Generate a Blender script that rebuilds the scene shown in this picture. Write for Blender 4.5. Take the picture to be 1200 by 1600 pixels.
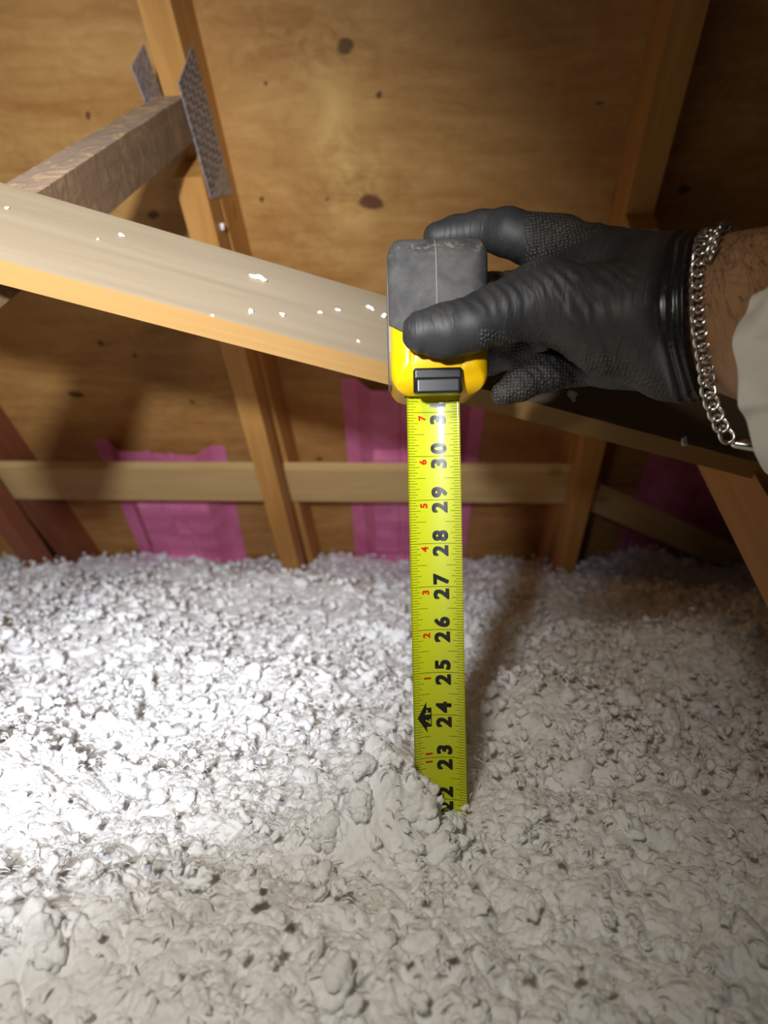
import bpy, bmesh, math, random
import numpy as np
from mathutils import Vector, Matrix

random.seed(7)
rng = np.random.default_rng(11)
S = bpy.context.scene
for o in list(bpy.data.objects):
    bpy.data.objects.remove(o)

# ------------------------------------------------------------------ camera
CAM_Z = 0.73
YAW = math.radians(4.0)
FPX = 1150.0
RT = np.array([math.cos(YAW), math.sin(YAW), 0.0])
FW = np.array([-math.sin(YAW), math.cos(YAW), 0.0])
UP = np.array([0.0, 0.0, 1.0])
CAM = np.array([0.0, 0.0, CAM_Z])

cd = bpy.data.cameras.new('camera')
cam = bpy.data.objects.new('camera', cd)
S.collection.objects.link(cam)
cam.location = (0, 0, CAM_Z)
cam.rotation_euler = (math.radians(90), 0, YAW)
cd.sensor_fit = 'VERTICAL'
cd.sensor_height = 36
cd.sensor_width = 27
cd.lens = FPX / 1600 * 36
cd.clip_start = 0.01
cd.dof.use_dof = True
cd.dof.focus_distance = 0.42
cd.dof.aperture_fstop = 7.5
S.camera = cam

# ------------------------------------------------------------------ world, lights, exposure
W = bpy.data.worlds.new('world')
S.world = W
W.use_nodes = True
bg = W.node_tree.nodes['Background']
bg.inputs[0].default_value = (1.0, 0.86, 0.66, 1)
bg.inputs[1].default_value = 0.014

def lamp(name, kind, loc, energy, color, **kw):
    l = bpy.data.lights.new(name, kind)
    l.energy = energy
    l.color = color
    for k, v in kw.items():
        setattr(l, k, v)
    o = bpy.data.objects.new(name, l)
    S.collection.objects.link(o)
    o.location = loc
    return o

LAMP = Vector((-0.105, -0.17, CAM_Z + 0.085))
def aim(o, target):
    d = Vector(target) - o.location
    o.rotation_euler = d.to_track_quat('-Z', 'Y').to_euler()

def P(px, py, d):
    """point seen at pixel (px, py) of the 1200x1600 frame, d metres in front of the camera"""
    return Vector(CAM + (FW + RT * (px - 600) / FPX + UP * (800 - py) / FPX) * d)

head = lamp('headlamp_beam', 'SPOT', LAMP, 61, (0.90, 0.93, 1.0),
            spot_size=math.radians(71), spot_blend=1.0, shadow_soft_size=0.017)
aim(head, P(200, 650, 1.2))
fill_spot = lamp('raised_fill_spot', 'SPOT', LAMP + Vector((0.0, -0.03, 0.19)), 11.5, (1.0, 0.93, 0.80),  # soft fill light added above the headlamp to soften the insulation and sleeve
             spot_size=math.radians(94), spot_blend=1.0, shadow_soft_size=0.04)
aim(fill_spot, P(120, 1080, 0.8))

S.view_settings.view_transform = 'Standard'
S.view_settings.look = 'None'
S.view_settings.exposure = 0.0
S.view_settings.gamma = 1.0
S.view_settings.use_curve_mapping = False

# ------------------------------------------------------------------ helpers
COL = S.collection

def tag(o, label=None, cat=None, group=None, kind=None):
    if label: o['label'] = label
    if cat: o['category'] = cat
    if group: o['group'] = group
    if kind: o['kind'] = kind
    return o

def thing(name, label, cat, loc, group=None):
    o = bpy.data.objects.new(name, None)
    o.empty_display_size = 0.05
    COL.objects.link(o)
    o.location = loc
    return tag(o, label, cat, group)

def wmat(o):
    m = Matrix.LocRotScale(o.location, o.rotation_euler, o.scale)
    if o.parent:
        m = wmat(o.parent) @ o.matrix_parent_inverse @ m
    return m

def attach(o, parent):
    """parent while keeping the world placement"""
    o.parent = parent
    o.matrix_parent_inverse = wmat(parent).inverted()
    return o

def link_mesh(name, me, mats, parent=None, smooth=False):
    o = bpy.data.objects.new(name, me)
    COL.objects.link(o)
    for m in (mats if isinstance(mats, (list, tuple)) else [mats]):
        me.materials.append(m)
    if smooth:
        me.polygons.foreach_set('use_smooth', [True] * len(me.polygons))
    if parent:
        attach(o, parent)
    return o

def np_mesh(name, V, F, mats, parent=None, smooth=True, matidx=None):
    me = bpy.data.meshes.new(name)
    V = np.asarray(V, dtype=np.float32)
    F = np.asarray(F, dtype=np.int32)
    n = F.shape[1]
    me.vertices.add(len(V))
    me.vertices.foreach_set('co', V.ravel())
    me.loops.add(F.size)
    me.loops.foreach_set('vertex_index', F.ravel())
    me.polygons.add(len(F))
    me.polygons.foreach_set('loop_start', np.arange(0, F.size, n, dtype=np.int32))
    me.polygons.foreach_set('use_smooth', np.full(len(F), smooth))
    o = link_mesh(name, me, mats, parent)
    if matidx is not None:
        me.polygons.foreach_set('material_index', np.asarray(matidx, dtype=np.int32))
    me.update(calc_edges=True)
    me.validate()
    return o

def nt(name):
    m = bpy.data.materials.new(name)
    m.use_nodes = True
    t = m.node_tree
    b = t.nodes['Principled BSDF']
    return m, t, b

def N(t, typ, **kw):
    n = t.nodes.new(typ)
    for k, v in kw.items():
        setattr(n, k, v)
    return n

def math_n(t, op, a, b=None, clamp=False):
    n = t.nodes.new('ShaderNodeMath')
    n.operation = op
    n.use_clamp = clamp
    for i, v in enumerate((a, b)):
        if v is None: continue
        if isinstance(v, (int, float)): n.inputs[i].default_value = v
        else: t.links.new(v, n.inputs[i])
    return n.outputs[0]

def mixc(t, fac, a, b, blend='MIX'):
    n = t.nodes.new('ShaderNodeMix')
    n.data_type = 'RGBA'
    n.blend_type = blend
    for i, v in ((0, fac), (6, a), (7, b)):
        if isinstance(v, (int, float)): n.inputs[i].default_value = v
        elif isinstance(v, tuple): n.inputs[i].default_value = v if len(v) == 4 else v + (1,)
        else: t.links.new(v, n.inputs[i])
    return n.outputs[2]

def ramp(t, fac, stops):
    n = t.nodes.new('ShaderNodeValToRGB')
    e = n.color_ramp.elements
    while len(e) < len(stops): e.new(0.5)
    for i, (p, c) in enumerate(stops):
        e[i].position = p
        e[i].color = (c, c, c, 1) if isinstance(c, (int, float)) else c + (1,)
    t.links.new(fac, n.inputs[0])
    return n.outputs[0]

def coords(t, scale=(1, 1, 1), rand=False):
    tc = N(t, 'ShaderNodeTexCoord')
    mp = N(t, 'ShaderNodeMapping')
    mp.inputs['Scale'].default_value = scale
    t.links.new(tc.outputs['Object'], mp.inputs[0])
    if rand:
        oi = N(t, 'ShaderNodeObjectInfo')
        ml = math_n(t, 'MULTIPLY', oi.outputs['Random'], 37.0)
        cx = N(t, 'ShaderNodeCombineXYZ')
        for i in range(3): t.links.new(ml, cx.inputs[i])
        t.links.new(cx.outputs[0], mp.inputs['Location'])
    return mp.outputs[0]

def noise(t, vec, scale, detail=4, rough=0.55, dist=0.0):
    n = N(t, 'ShaderNodeTexNoise')
    n.inputs['Scale'].default_value = scale
    n.inputs['Detail'].default_value = detail
    n.inputs['Roughness'].default_value = rough
    n.inputs['Distortion'].default_value = dist
    t.links.new(vec, n.inputs['Vector'])
    return n.outputs['Fac']

def bump(t, b, h, strength, dist, prev=None):
    n = N(t, 'ShaderNodeBump')
    n.inputs['Strength'].default_value = strength
    n.inputs['Distance'].default_value = dist
    t.links.new(h, n.inputs['Height'])
    if prev is not None: t.links.new(prev, n.inputs['Normal'])
    t.links.new(n.outputs[0], b.inputs['Normal'])
    return n.outputs[0]

def srgb(r, g, b):
    return tuple((c / 255 / 12.92) if c / 255 <= 0.04045 else ((c / 255 + 0.055) / 1.055) ** 2.4 for c in (r, g, b))

# ------------------------------------------------------------------ materials
def wood_mat(name, light, dark, rough=0.6, contrast=0.8, grain=90, knots=0.0, chips=0.0, bump_s=0.25):
    m, t, b = nt(name)
    v = coords(t, (1, 1, 1), True)
    st = N(t, 'ShaderNodeMapping')
    st.inputs['Scale'].default_value = (0.045, 1, 1)
    t.links.new(v, st.inputs[0])
    g1 = noise(t, st.outputs[0], grain, 5, 0.6, 0.6)
    st2 = N(t, 'ShaderNodeMapping')
    st2.inputs['Scale'].default_value = (0.1, 1, 1)
    t.links.new(v, st2.inputs[0])
    g2 = noise(t, st2.outputs[0], 17, 3, 0.5, 1.5)
    f = math_n(t, 'ADD', math_n(t, 'MULTIPLY', g1, 0.5), math_n(t, 'MULTIPLY', g2, 0.6))
    f = ramp(t, f, [(0.36, 0.0), (0.74, 1.0)])
    f = math_n(t, 'MULTIPLY', f, contrast)
    c = mixc(t, f, light, dark)
    if knots:
        vo = N(t, 'ShaderNodeTexVoronoi')
        vo.inputs['Scale'].default_value = 7
        mp = N(t, 'ShaderNodeMapping')
        mp.inputs['Scale'].default_value = (0.7, 1, 1)
        t.links.new(v, mp.inputs[0])
        t.links.new(mp.outputs[0], vo.inputs['Vector'])
        k = ramp(t, vo.outputs['Distance'], [(0.05, 1.0), (0.11, 0.0)])
        c = mixc(t, math_n(t, 'MULTIPLY', k, knots), c, tuple(x * 0.28 for x in dark))
    h = g1
    if chips:
        cn = noise(t, v, 38, 6, 0.65, 1.2)
        ck = ramp(t, cn, [(0.52, 0.0), (0.58, 1.0)])
        c = mixc(t, math_n(t, 'MULTIPLY', ck, chips), c, srgb(226, 190, 140))
        h = math_n(t, 'ADD', g1, math_n(t, 'MULTIPLY', cn, 2.0))
    t.links.new(c, b.inputs['Base Color'])
    b.inputs['Roughness'].default_value = rough
    bump(t, b, h, bump_s, 0.0012)
    return m

M_RAFTER = wood_mat('rafter_wood', srgb(214, 160, 86), srgb(170, 114, 54), knots=0.5)
M_WEBROUGH = wood_mat('rough_web_wood', srgb(156, 126, 94), srgb(112, 84, 58), contrast=0.8, grain=60, chips=0.14, bump_s=0.6, rough=0.8)
M_WEBTOP = wood_mat('dusty_sawn_wood', srgb(182, 156, 132), srgb(142, 114, 92), contrast=0.7, grain=70, chips=0.7, bump_s=1.0, rough=0.9)
M_BRACE_TOP = wood_mat('dusty_brace_wood', srgb(150, 136, 113), srgb(124, 107, 82), contrast=0.85, grain=60, knots=0.12, bump_s=0.25, rough=0.75)
M_BRACE_EDGE = wood_mat('yellow_pine_wood', srgb(166, 130, 78), srgb(140, 102, 54), contrast=0.55, grain=110, bump_s=0.15, rough=0.5)
M_BOARD = wood_mat('pale_board_wood', srgb(226, 194, 134), srgb(188, 148, 92), contrast=0.6, knots=0.45, rough=0.65)
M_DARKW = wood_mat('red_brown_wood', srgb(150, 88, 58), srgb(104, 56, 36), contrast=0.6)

def hit_plane(px, py, c):
    n = np.array([0, 0.713, 1.0])
    r = FW + RT * (px - 600) / FPX + UP * (800 - py) / FPX
    return r * c / (r @ n) + CAM
C_BOT = 0.573 + 0.713 * 0.823          # plane of the rafters' lower edges: z = C - 0.713 y (camera relative)
C_DECK = C_BOT + 0.109
SLOPE = math.atan(0.713)

DECK_Y0 = 0.9
DECK_O = Vector((0, DECK_Y0, CAM_Z + C_DECK - 0.713 * DECK_Y0))
DECK_M = Matrix.Translation(DECK_O) @ Matrix.Rotation(-SLOPE, 4, 'X')
def deck_local(px, py):
    p = Vector(hit_plane(px, py, C_DECK))
    return DECK_M.inverted() @ p

def deck_mat():
    m, t, b = nt('plywood_deck')
    v = coords(t)
    st = N(t, 'ShaderNodeMapping'); st.inputs['Scale'].default_value = (0.12, 1, 1)
    t.links.new(v, st.inputs[0])
    g1 = noise(t, st.outputs[0], 60, 6, 0.6, 0.8)
    st2 = N(t, 'ShaderNodeMapping'); st2.inputs['Scale'].default_value = (0.45, 1, 1)
    t.links.new(v, st2.inputs[0])
    g2 = noise(t, st2.outputs[0], 7, 4, 0.6, 1.6)
    g3 = noise(t, v, 26, 4, 0.6, 2.2)
    f = math_n(t, 'ADD', math_n(t, 'MULTIPLY', g1, 0.3), math_n(t, 'MULTIPLY', g2, 0.62))
    f = math_n(t, 'ADD', f, math_n(t, 'MULTIPLY', g3, 0.22))
    f = ramp(t, f, [(0.40, 0.0), (0.74, 1.0)])
    c = mixc(t, f, srgb(210, 164, 98), srgb(164, 112, 54))
    sep = N(t, 'ShaderNodeSeparateXYZ')
    # warp the coordinates a little so knots are not perfect ovals
    wn = noise(t, v, 30, 3, 0.5)
    wo = math_n(t, 'MULTIPLY', math_n(t, 'SUBTRACT', wn, 0.5), 0.02)
    t.links.new(v, sep.inputs[0])
    X = math_n(t, 'ADD', sep.outputs[0], wo)
    Y = math_n(t, 'ADD', sep.outputs[1], wo)
    def blob(px, py, rx, ry, soft=0.5):
        p = deck_local(px, py)
        dx = math_n(t, 'DIVIDE', math_n(t, 'SUBTRACT', X, p.x), rx)
        dy = math_n(t, 'DIVIDE', math_n(t, 'SUBTRACT', Y, p.y), ry)
        d = math_n(t, 'SQRT', math_n(t, 'ADD', math_n(t, 'MULTIPLY', dx, dx), math_n(t, 'MULTIPLY', dy, dy)))
        return ramp(t, d, [(1 - soft, 1.0), (1.0, 0.0)])
    # figure around the knots: swirled grain, pale streak between them
    pale = blob(535, 230, 0.075, 0.21, 0.95)
    pale = math_n(t, 'MULTIPLY', pale, ramp(t, noise(t, v, 9, 3, 0.5, 2.5), [(0.35, 0.25), (0.65, 0.95)]))
    c = mixc(t, pale, c, srgb(232, 192, 118))
    swirl = math_n(t, 'MAXIMUM', blob(560, 300, 0.12, 0.05, 0.9), blob(500, 70, 0.14, 0.06, 0.9))
    swirl = math_n(t, 'MULTIPLY', swirl, ramp(t, noise(t, v, 16, 4, 0.6, 3.0), [(0.4, 0.0), (0.7, 0.8)]))
    c = mixc(t, swirl, c, srgb(142, 88, 40))
    for px, py, rx, ry, col in [(578, 315, 0.021, 0.014, srgb(92, 44, 34)), (540, 72, 0.016, 0.011, srgb(78, 52, 30)),
                                (592, 147, 0.006, 0.006, srgb(70, 52, 26)), (140, 182, 0.005, 0.009, srgb(90, 56, 26)),
                                (118, 616, 0.017, 0.011, srgb(66, 38, 20)), (240, 336, 0.012, 0.010, srgb(60, 38, 22)),
                                (300, 628, 0.006, 0.007, srgb(100, 66, 34)), (210, 555, 0.006, 0.008, srgb(70, 46, 26)),
                                (158, 536, 0.007, 0.009, srgb(60, 40, 22)), (410, 312, 0.004, 0.007, srgb(84, 56, 28)),
                                (936, 160, 0.008, 0.003, srgb(96, 60, 26)), (500, 718, 0.012, 0.006, srgb(80, 52, 30)),
                                (512, 312, 0.004, 0.004, srgb(100, 64, 30)), (1068, 296, 0.010, 0.009, srgb(60, 34, 14)),
                                (415, 130, 0.0035, 0.0035, srgb(90, 60, 28))]:
        c = mixc(t, math_n(t, 'MULTIPLY', blob(px, py, rx, ry, 0.35), 0.85), c, col)
    t.links.new(c, b.inputs['Base Color'])
    b.inputs['Roughness'].default_value = 0.55
    bump(t, b, g1, 0.15, 0.001)
    return m
M_DECK = deck_mat()

def simple(name, col, rough=0.5, metal=0.0, **kw):
    m, t, b = nt(name)
    b.inputs['Base Color'].default_value = tuple(col) + (1,)
    b.inputs['Roughness'].default_value = rough
    b.inputs['Metallic'].default_value = metal
    for k, v in kw.items():
        b.inputs[k].default_value = v
    return m

def noisy(name, a, bcol, scale, rough=0.5, metal=0.0, lo=0.4, hi=0.6, bs=0.2, bd=0.0005, bscale=None, **kw):
    m, t, b = nt(name)
    v = coords(t)
    n = noise(t, v, scale, 5, 0.6, 0.4)
    f = ramp(t, n, [(lo, 0.0), (hi, 1.0)])
    t.links.new(mixc(t, f, a, bcol), b.inputs['Base Color'])
    b.inputs['Roughness'].default_value = rough
    b.inputs['Metallic'].default_value = metal
    for k, val in kw.items(): b.inputs[k].default_value = val
    bump(t, b, noise(t, v, bscale or scale * 3, 4, 0.6), bs, bd)
    return m

def plate_mat():
    m, t, b = nt('galvanized_steel')
    v = coords(t)
    vo = N(t, 'ShaderNodeTexVoronoi'); vo.inputs['Scale'].default_value = 140
    t.links.new(v, vo.inputs['Vector'])
    c = mixc(t, ramp(t, vo.outputs['Distance'], [(0.1, 0.0), (0.6, 1.0)]), srgb(120, 120, 128), srgb(176, 176, 186))
    t.links.new(c, b.inputs['Base Color'])
    b.inputs['Metallic'].default_value = 0.35
    b.inputs['Roughness'].default_value = 0.5
    bump(t, b, vo.outputs['Distance'], 0.6, 0.002)
    return m
M_PLATE = plate_mat()
M_SLOT = simple('punched_slot', (0.03, 0.025, 0.02), 0.8)
M_PINK = noisy('pink_foam', srgb(238, 142, 184), srgb(226, 124, 168), 14, 0.45, bs=0.1)

def fluff_mat():
    m, t, b = nt('white_fibre')
    v = coords(t)
    n = noise(t, v, 60, 4, 0.6)
    big = noise(t, v, 6, 3, 0.6)
    c = mixc(t, ramp(t, big, [(0.35, 0.0), (0.7, 1.0)]), (0.96, 0.965, 0.975), (0.94, 0.94, 0.935))
    t.links.new(c, b.inputs['Base Color'])
    b.inputs['Roughness'].default_value = 0.85
    b.inputs['Specular IOR Level'].default_value = 0.15
    b.inputs['Sheen Weight'].default_value = 0.15
    fib = noise(t, v, 520, 5, 0.7, 2.0)
    h = math_n(t, 'ADD', fib, math_n(t, 'MULTIPLY', noise(t, v, 170, 3, 0.6, 1.0), 2.2))
    bump(t, b, h, 0.55, 0.0010)
    b.inputs['Subsurface Weight'].default_value = 0.3
    b.inputs['Subsurface Radius'].default_value = (1, 1, 1)
    b.inputs['Subsurface Scale'].default_value = 0.002
    return m
M_FLUFF = fluff_mat()

# ------------------------------------------------------------------ beams
def beam(name, a, b_, w, th, mats, parent=None, up=(0, 0, 1), bev=0.0015, side_faces=None, warp=0.0):
    """box from a to b_; w = size along the 'up'-ish axis, th = across; local x runs along the grain"""
    a = Vector(a); b_ = Vector(b_)
    ex = (b_ - a).normalized()
    ey = Vector(up).cross(ex).normalized()
    ez = ex.cross(ey)
    L = (b_ - a).length
    bm = bmesh.new()
    n = max(2, int(L / 0.04))
    rows = []
    for i in range(n + 1):
        x = L * i / n
        rows.append([bm.verts.new((x + 0, y * th / 2, z * w / 2)) for y, z in ((-1, -1), (1, -1), (1, 1), (-1, 1))])
    for i in range(n):
        for k in range(4):
            f = bm.faces.new((rows[i][k], rows[i][(k + 1) % 4], rows[i + 1][(k + 1) % 4], rows[i + 1][k]))
            f.material_index = 0
            if side_faces: f.material_index = side_faces[k]
    bm.faces.new(rows[0][::-1]); bm.faces.new(rows[-1])
    edges = [e for e in bm.edges if len(e.link_faces) == 2 and e.calc_face_angle(0) > 1.0]
    bmesh.ops.bevel(bm, geom=edges, offset=bev, segments=2, affect='EDGES', profile=0.5)
    if warp:
        from mathutils import noise as mn
        for v in bm.verts:
            q = Vector((v.co.x * 25, v.co.y * 60, v.co.z * 60))
            v.co.y += warp * mn.noise(q); v.co.z += warp * mn.noise(q + Vector((9, 3, 1)))
    bmesh.ops.recalc_face_normals(bm, faces=bm.faces)
    me = bpy.data.meshes.new(name)
    bm.to_mesh(me); bm.free()
    o = link_mesh(name, me, mats)
    M = Matrix((ex, ey, ez)).transposed().to_4x4()
    M.translation = a
    o.matrix_basis = M
    if parent: attach(o, parent)
    return o

def zbot(y): return CAM_Z + C_BOT - 0.713 * y

# the setting ------------------------------------------------------
def box(name, lo, hi, mat, M=None, kind='structure'):
    bm = bmesh.new()
    bmesh.ops.create_cube(bm, size=1)
    lo = Vector(lo); hi = Vector(hi)
    for v in bm.verts:
        v.co = Vector([lo[i] + (v.co[i] + 0.5) * (hi[i] - lo[i]) for i in range(3)])
    me = bpy.data.meshes.new(name); bm.to_mesh(me); bm.free()
    o = link_mesh(name, me, mat)
    if M is not None: o.matrix_basis = M
    if kind: o['kind'] = kind
    return o

FLOOR_Y1 = 2.95
deck_len = (FLOOR_Y1 - DECK_Y0) / math.cos(SLOPE)
box('ceiling', (-2.4, -1.2, 0), (2.4, deck_len, 0.013), M_DECK, DECK_M)
M_DRY = noisy('ceiling_drywall_back', srgb(170, 165, 155), srgb(150, 146, 138), 8, 0.9)
box('floor', (-2.4, -0.6, -0.013), (2.4, FLOOR_Y1, 0.0), M_DRY)

# ------------------------------------------------------------------ roof trusses
def top_chord(x_right, parent, mat=M_RAFTER, y0=0.0, y1=2.86):
    # centre line sits half a depth above the lower edge plane
    w = 0.089
    xm = x_right - 0.019
    off = Vector((0, math.sin(SLOPE), math.cos(SLOPE))) * (w / 2)
    a = Vector((xm, y0, zbot(y0))) + off
    b = Vector((xm, y1, zbot(y1))) + off
    return beam('top_chord', a, b, w - 0.001, 0.038, mat, parent)

def yz_beam(name, xm, a, b, w, side, mat, parent, th=0.038, **kw):
    """beam in a truss plane, (y, z) camera relative for one edge; side=+1 the body lies above that edge"""
    A = Vector((xm, a[0], CAM_Z + a[1])); B = Vector((xm, b[0], CAM_Z + b[1]))
    d = (B - A).normalized()
    nrm = Vector((1, 0, 0)).cross(d)
    if nrm.z < 0: nrm = -nrm
    off = nrm * (side * w / 2)
    return beam(name, A + off, B + off, w, th, mat, parent, **kw)

def nail_plate(x, pts, parent, outward):
    """perforated plate: polygon of (y, z) camera relative, on the face at x"""
    bm = bmesh.new()
    th = 0.0012
    lo = [bm.verts.new((x, y, CAM_Z + z)) for y, z in pts]
    hi = [bm.verts.new((x + outward * th, y, CAM_Z + z)) for y, z in pts]
    n = len(pts)
    bm.faces.new(lo); bm.faces.new(hi[::-1])
    for i in range(n):
        bm.faces.new((lo[i], lo[(i + 1) % n], hi[(i + 1) % n], hi[i]))
    # rows of punched slots
    p = [np.array(q) for q in pts]
    e1 = p[1] - p[0]; e2 = p[3] - p[0]
    n1 = max(2, int(np.linalg.norm(e1) / 0.016)); n2 = max(2, int(np.linalg.norm(e2) / 0.007))
    u1 = e1 / np.linalg.norm(e1); u2 = e2 / np.linalg.norm(e2)
    for i in range(n1):
        for j in range(n2):
            c = p[0] + e1 * ((i + 0.5 + 0.25 * (j % 2)) / (n1 + 0.25)) + e2 * ((j + 0.5) / n2)
            q = [c - u1 * 0.005 - u2 * 0.0012, c + u1 * 0.005 - u2 * 0.0012, c + u1 * 0.005 + u2 * 0.0012, c - u1 * 0.005 + u2 * 0.0012]
            f = bm.faces.new([bm.verts.new((x + outward * (th + 0.0003), a[0], CAM_Z + a[1])) for a in q])
            f.material_index = 1
    me = bpy.data.meshes.new('nail_plate')
    bmesh.ops.recalc_face_normals(bm, faces=bm.faces)
    bm.to_mesh(me); bm.free()
    return link_mesh('nail_plate', me, [M_PLATE, M_SLOT], parent)

# left truss with the rough web
tl = thing('roof_truss', 'orange roof truss with grey nail plate and rough slanting web, left of the tape',
           'roof truss', (-0.319, 1.2, 0), 'roof trusses')
top_chord(-0.30, tl)
yz_beam('web_member', -0.319, (0.865, 0.500), (0.35, 0.0957), 0.050, -1, [M_WEBROUGH, M_WEBTOP], tl,
        side_faces=(0, 0, 1, 0), warp=0.0012)['label'] = 'rough grey brown web member with splintered dusty top'
yz_beam('web_member', -0.319, (0.93, 0.432), (2.30, -0.69), 0.048, 1, M_RAFTER, tl)
nail_plate(-0.30, [(0.84, 0.500), (0.89, 0.578), (1.07, 0.470), (0.965, 0.418)], tl, 1)
nail_plate(-0.338, [(0.80, 0.497), (0.835, 0.545), (0.95, 0.485), (0.90, 0.452)], tl, -1)

# right truss
tr = thing('roof_truss', 'wooden roof truss in the shade behind the gloved hand, right of the tape measure',
           'roof truss', (0.283, 1.2, 0), 'roof trusses')
top_chord(0.302, tr)
yz_beam('web_member', 0.283, (1.02, 0.383), (2.30, -0.69), 0.048, 1, M_RAFTER, tr)
yz_beam('web_member', 0.283, (0.763 + 0.40, 0.046 + 0.312), (0.35, -0.276), 0.070, 1, M_RAFTER, tr)

# far left truss
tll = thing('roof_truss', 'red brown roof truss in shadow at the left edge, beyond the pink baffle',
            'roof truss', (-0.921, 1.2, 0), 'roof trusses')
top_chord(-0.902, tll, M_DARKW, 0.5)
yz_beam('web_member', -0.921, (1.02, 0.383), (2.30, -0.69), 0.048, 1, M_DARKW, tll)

# horizontal board lying against the rafters' lower edges
def on_bottom(x, y, below=0.0):
    return Vector((x, y - math.sin(SLOPE) * below, zbot(y) - math.cos(SLOPE) * below))
UPV = Vector((0, math.cos(SLOPE), -math.sin(SLOPE)))
o = beam('board', on_bottom(-1.35, 1.515, 0.0105), on_bottom(0.31, 1.535, 0.0105), 0.108, 0.019, M_BOARD, up=UPV)
tag(o, 'pale horizontal board nailed across the trusses above the white insulation', 'board')
o = beam('board', on_bottom(0.312, 1.56, 0.0105), on_bottom(0.75, 1.80, 0.0105), 0.064, 0.019, M_BOARD, up=UPV)
tag(o, 'short pale board slanting down into the insulation behind the right truss', 'board')

# diagonal brace crossing the picture ------------------------------
BR_A = P(-60, 351, 0.505)      # lower edge of the wide face, left
BR_D = 0.565
def brace():
    # line of the edge shared by the wide dusty face and the narrow yellow face
    a = P(-600, 245.6, 0.387)
    b = P(1330, 762, 0.63)
    ex = (b - a).normalized()
    tilt = math.radians(46)
    # direction of the wide face going up and away, square to the length
    upw = Vector((0, math.cos(tilt), math.sin(tilt)))
    upw = (upw - ex * upw.dot(ex)).normalized()
    nrm = ex.cross(upw)           # points away/down from the wide face
    if nrm.y < 0 and nrm.z > 0: pass
    w, th = 0.087, 0.017
    down = nrm if nrm.z < 0 else -nrm
    off = upw * (w / 2) + down * (th / 2)
    o = beam('diagonal_brace', a + off, b + off, w, th, [M_BRACE_EDGE, M_BRACE_TOP], up=upw, bev=0.001)
    # wide upper faces get the dusty material
    me = o.data
    R3 = o.matrix_basis.to_3x3()
    for p in me.polygons:
        if (R3 @ p.normal).dot(-down) > 0.8:
            p.material_index = 1
    tag(o, 'long pale diagonal wooden brace with dusty top and yellow edge, passing behind the tape measure', 'wooden brace')
    return a, ex, upw, -down
br_a, br_x, br_up, br_n = brace()
def on_brace(px, py):
    """point on the dusty face under a pixel"""
    c = Vector(CAM); r = P(px, py, 1.0) - c
    k = (br_a - c).dot(br_n) / r.dot(br_n)
    return c + r * k

# ------------------------------------------------------------------ pink rafter baffles
def baffle(label, cx, y_top, length, twist, width=0.285):
    rows = []
    prof = [(-0.5, 0.0), (-0.40, 0.0), (-0.385, 0.004), (-0.30, 0.030), (-0.285, 0.032), (-0.10, 0.032), (-0.09, 0.028),
            (-0.05, 0.028), (-0.04, 0.032), (0.08, 0.032), (0.09, 0.028), (0.13, 0.028), (0.14, 0.032),
            (0.285, 0.032), (0.30, 0.030), (0.385, 0.004), (0.40, 0.0), (0.5, 0.0)]
    n = 46
    V = []; F = []
    for side in (0, 1):
        for i in range(n + 1):
            s = i / n * length
            for u, h in prof:
                hh = h
                if abs(u) < 0.29: hh += 0.0012 * math.sin(s * 90)
                if abs(u) < 0.3 and 0.15 < s % 0.42 < 0.20: hh -= 0.009 * math.sin((s % 0.42 - 0.15) / 0.05 * math.pi)
                V.append((u * width, s, -hh - 0.001 - 0.0016 * side))
    m = len(prof); base = (n + 1) * m
    for i in range(n):
        for k in range(m - 1):
            q = [i * m + k, i * m + k + 1, (i + 1) * m + k + 1, (i + 1) * m + k]
            F.append(q[::-1]); F.append([v + base for v in q])
    for i in range(n):
        for k in (0, m - 1):
            q = [i * m + k, (i + 1) * m + k, (i + 1) * m + k + base, i * m + k + base]
            F.append(q)
    for k in range(m - 1):
        F.append([k, k + 1, k + 1 + base, k + base])
        b2 = n * m
        F.append([b2 + k, b2 + k + 1, b2 + k + 1 + base, b2 + k + base])
    # small raised triangular tab
    o = np_mesh('rafter_baffle', V, F, M_PINK, smooth=False)
    ly = (y_top - DECK_Y0) / math.cos(SLOPE)
    o.matrix_basis = DECK_M @ Matrix.Translation((cx, ly, 0)) @ Matrix.Rotation(twist, 4, 'Z')
    tag(o, label, 'rafter baffle', 'pink rafter baffles')
    bm = bmesh.new()
    s0 = 0.235
    pts = [(-0.0, s0, -0.036), (-0.032, s0 + 0.075, -0.036), (0.032, s0 + 0.075, -0.036), (0.0, s0 + 0.05, -0.052)]
    vs = [bm.verts.new(p) for p in pts]
    for f in ((0, 1, 3), (1, 2, 3), (2, 0, 3), (0, 2, 1)): bm.faces.new([vs[i] for i in f])
    bmesh.ops.recalc_face_normals(bm, faces=bm.faces)
    me = bpy.data.meshes.new('standoff_tab'); bm.to_mesh(me); bm.free()
    tb = link_mesh('standoff_tab', me, M_PINK)
    tb.matrix_basis = o.matrix_basis.copy()
    attach(tb, o)
    return o
baffle('pink foam rafter baffle on the sheathing behind the board, left of the left truss', -0.60, 1.565, 0.86, math.radians(6))
baffle('pink foam rafter baffle standing behind the yellow tape blade', -0.04, 1.42, 1.05, math.radians(2.5))
baffle('dark shaded pink rafter baffle below the wrist at the right', 0.60, 1.30, 1.15, 0.0)

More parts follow.
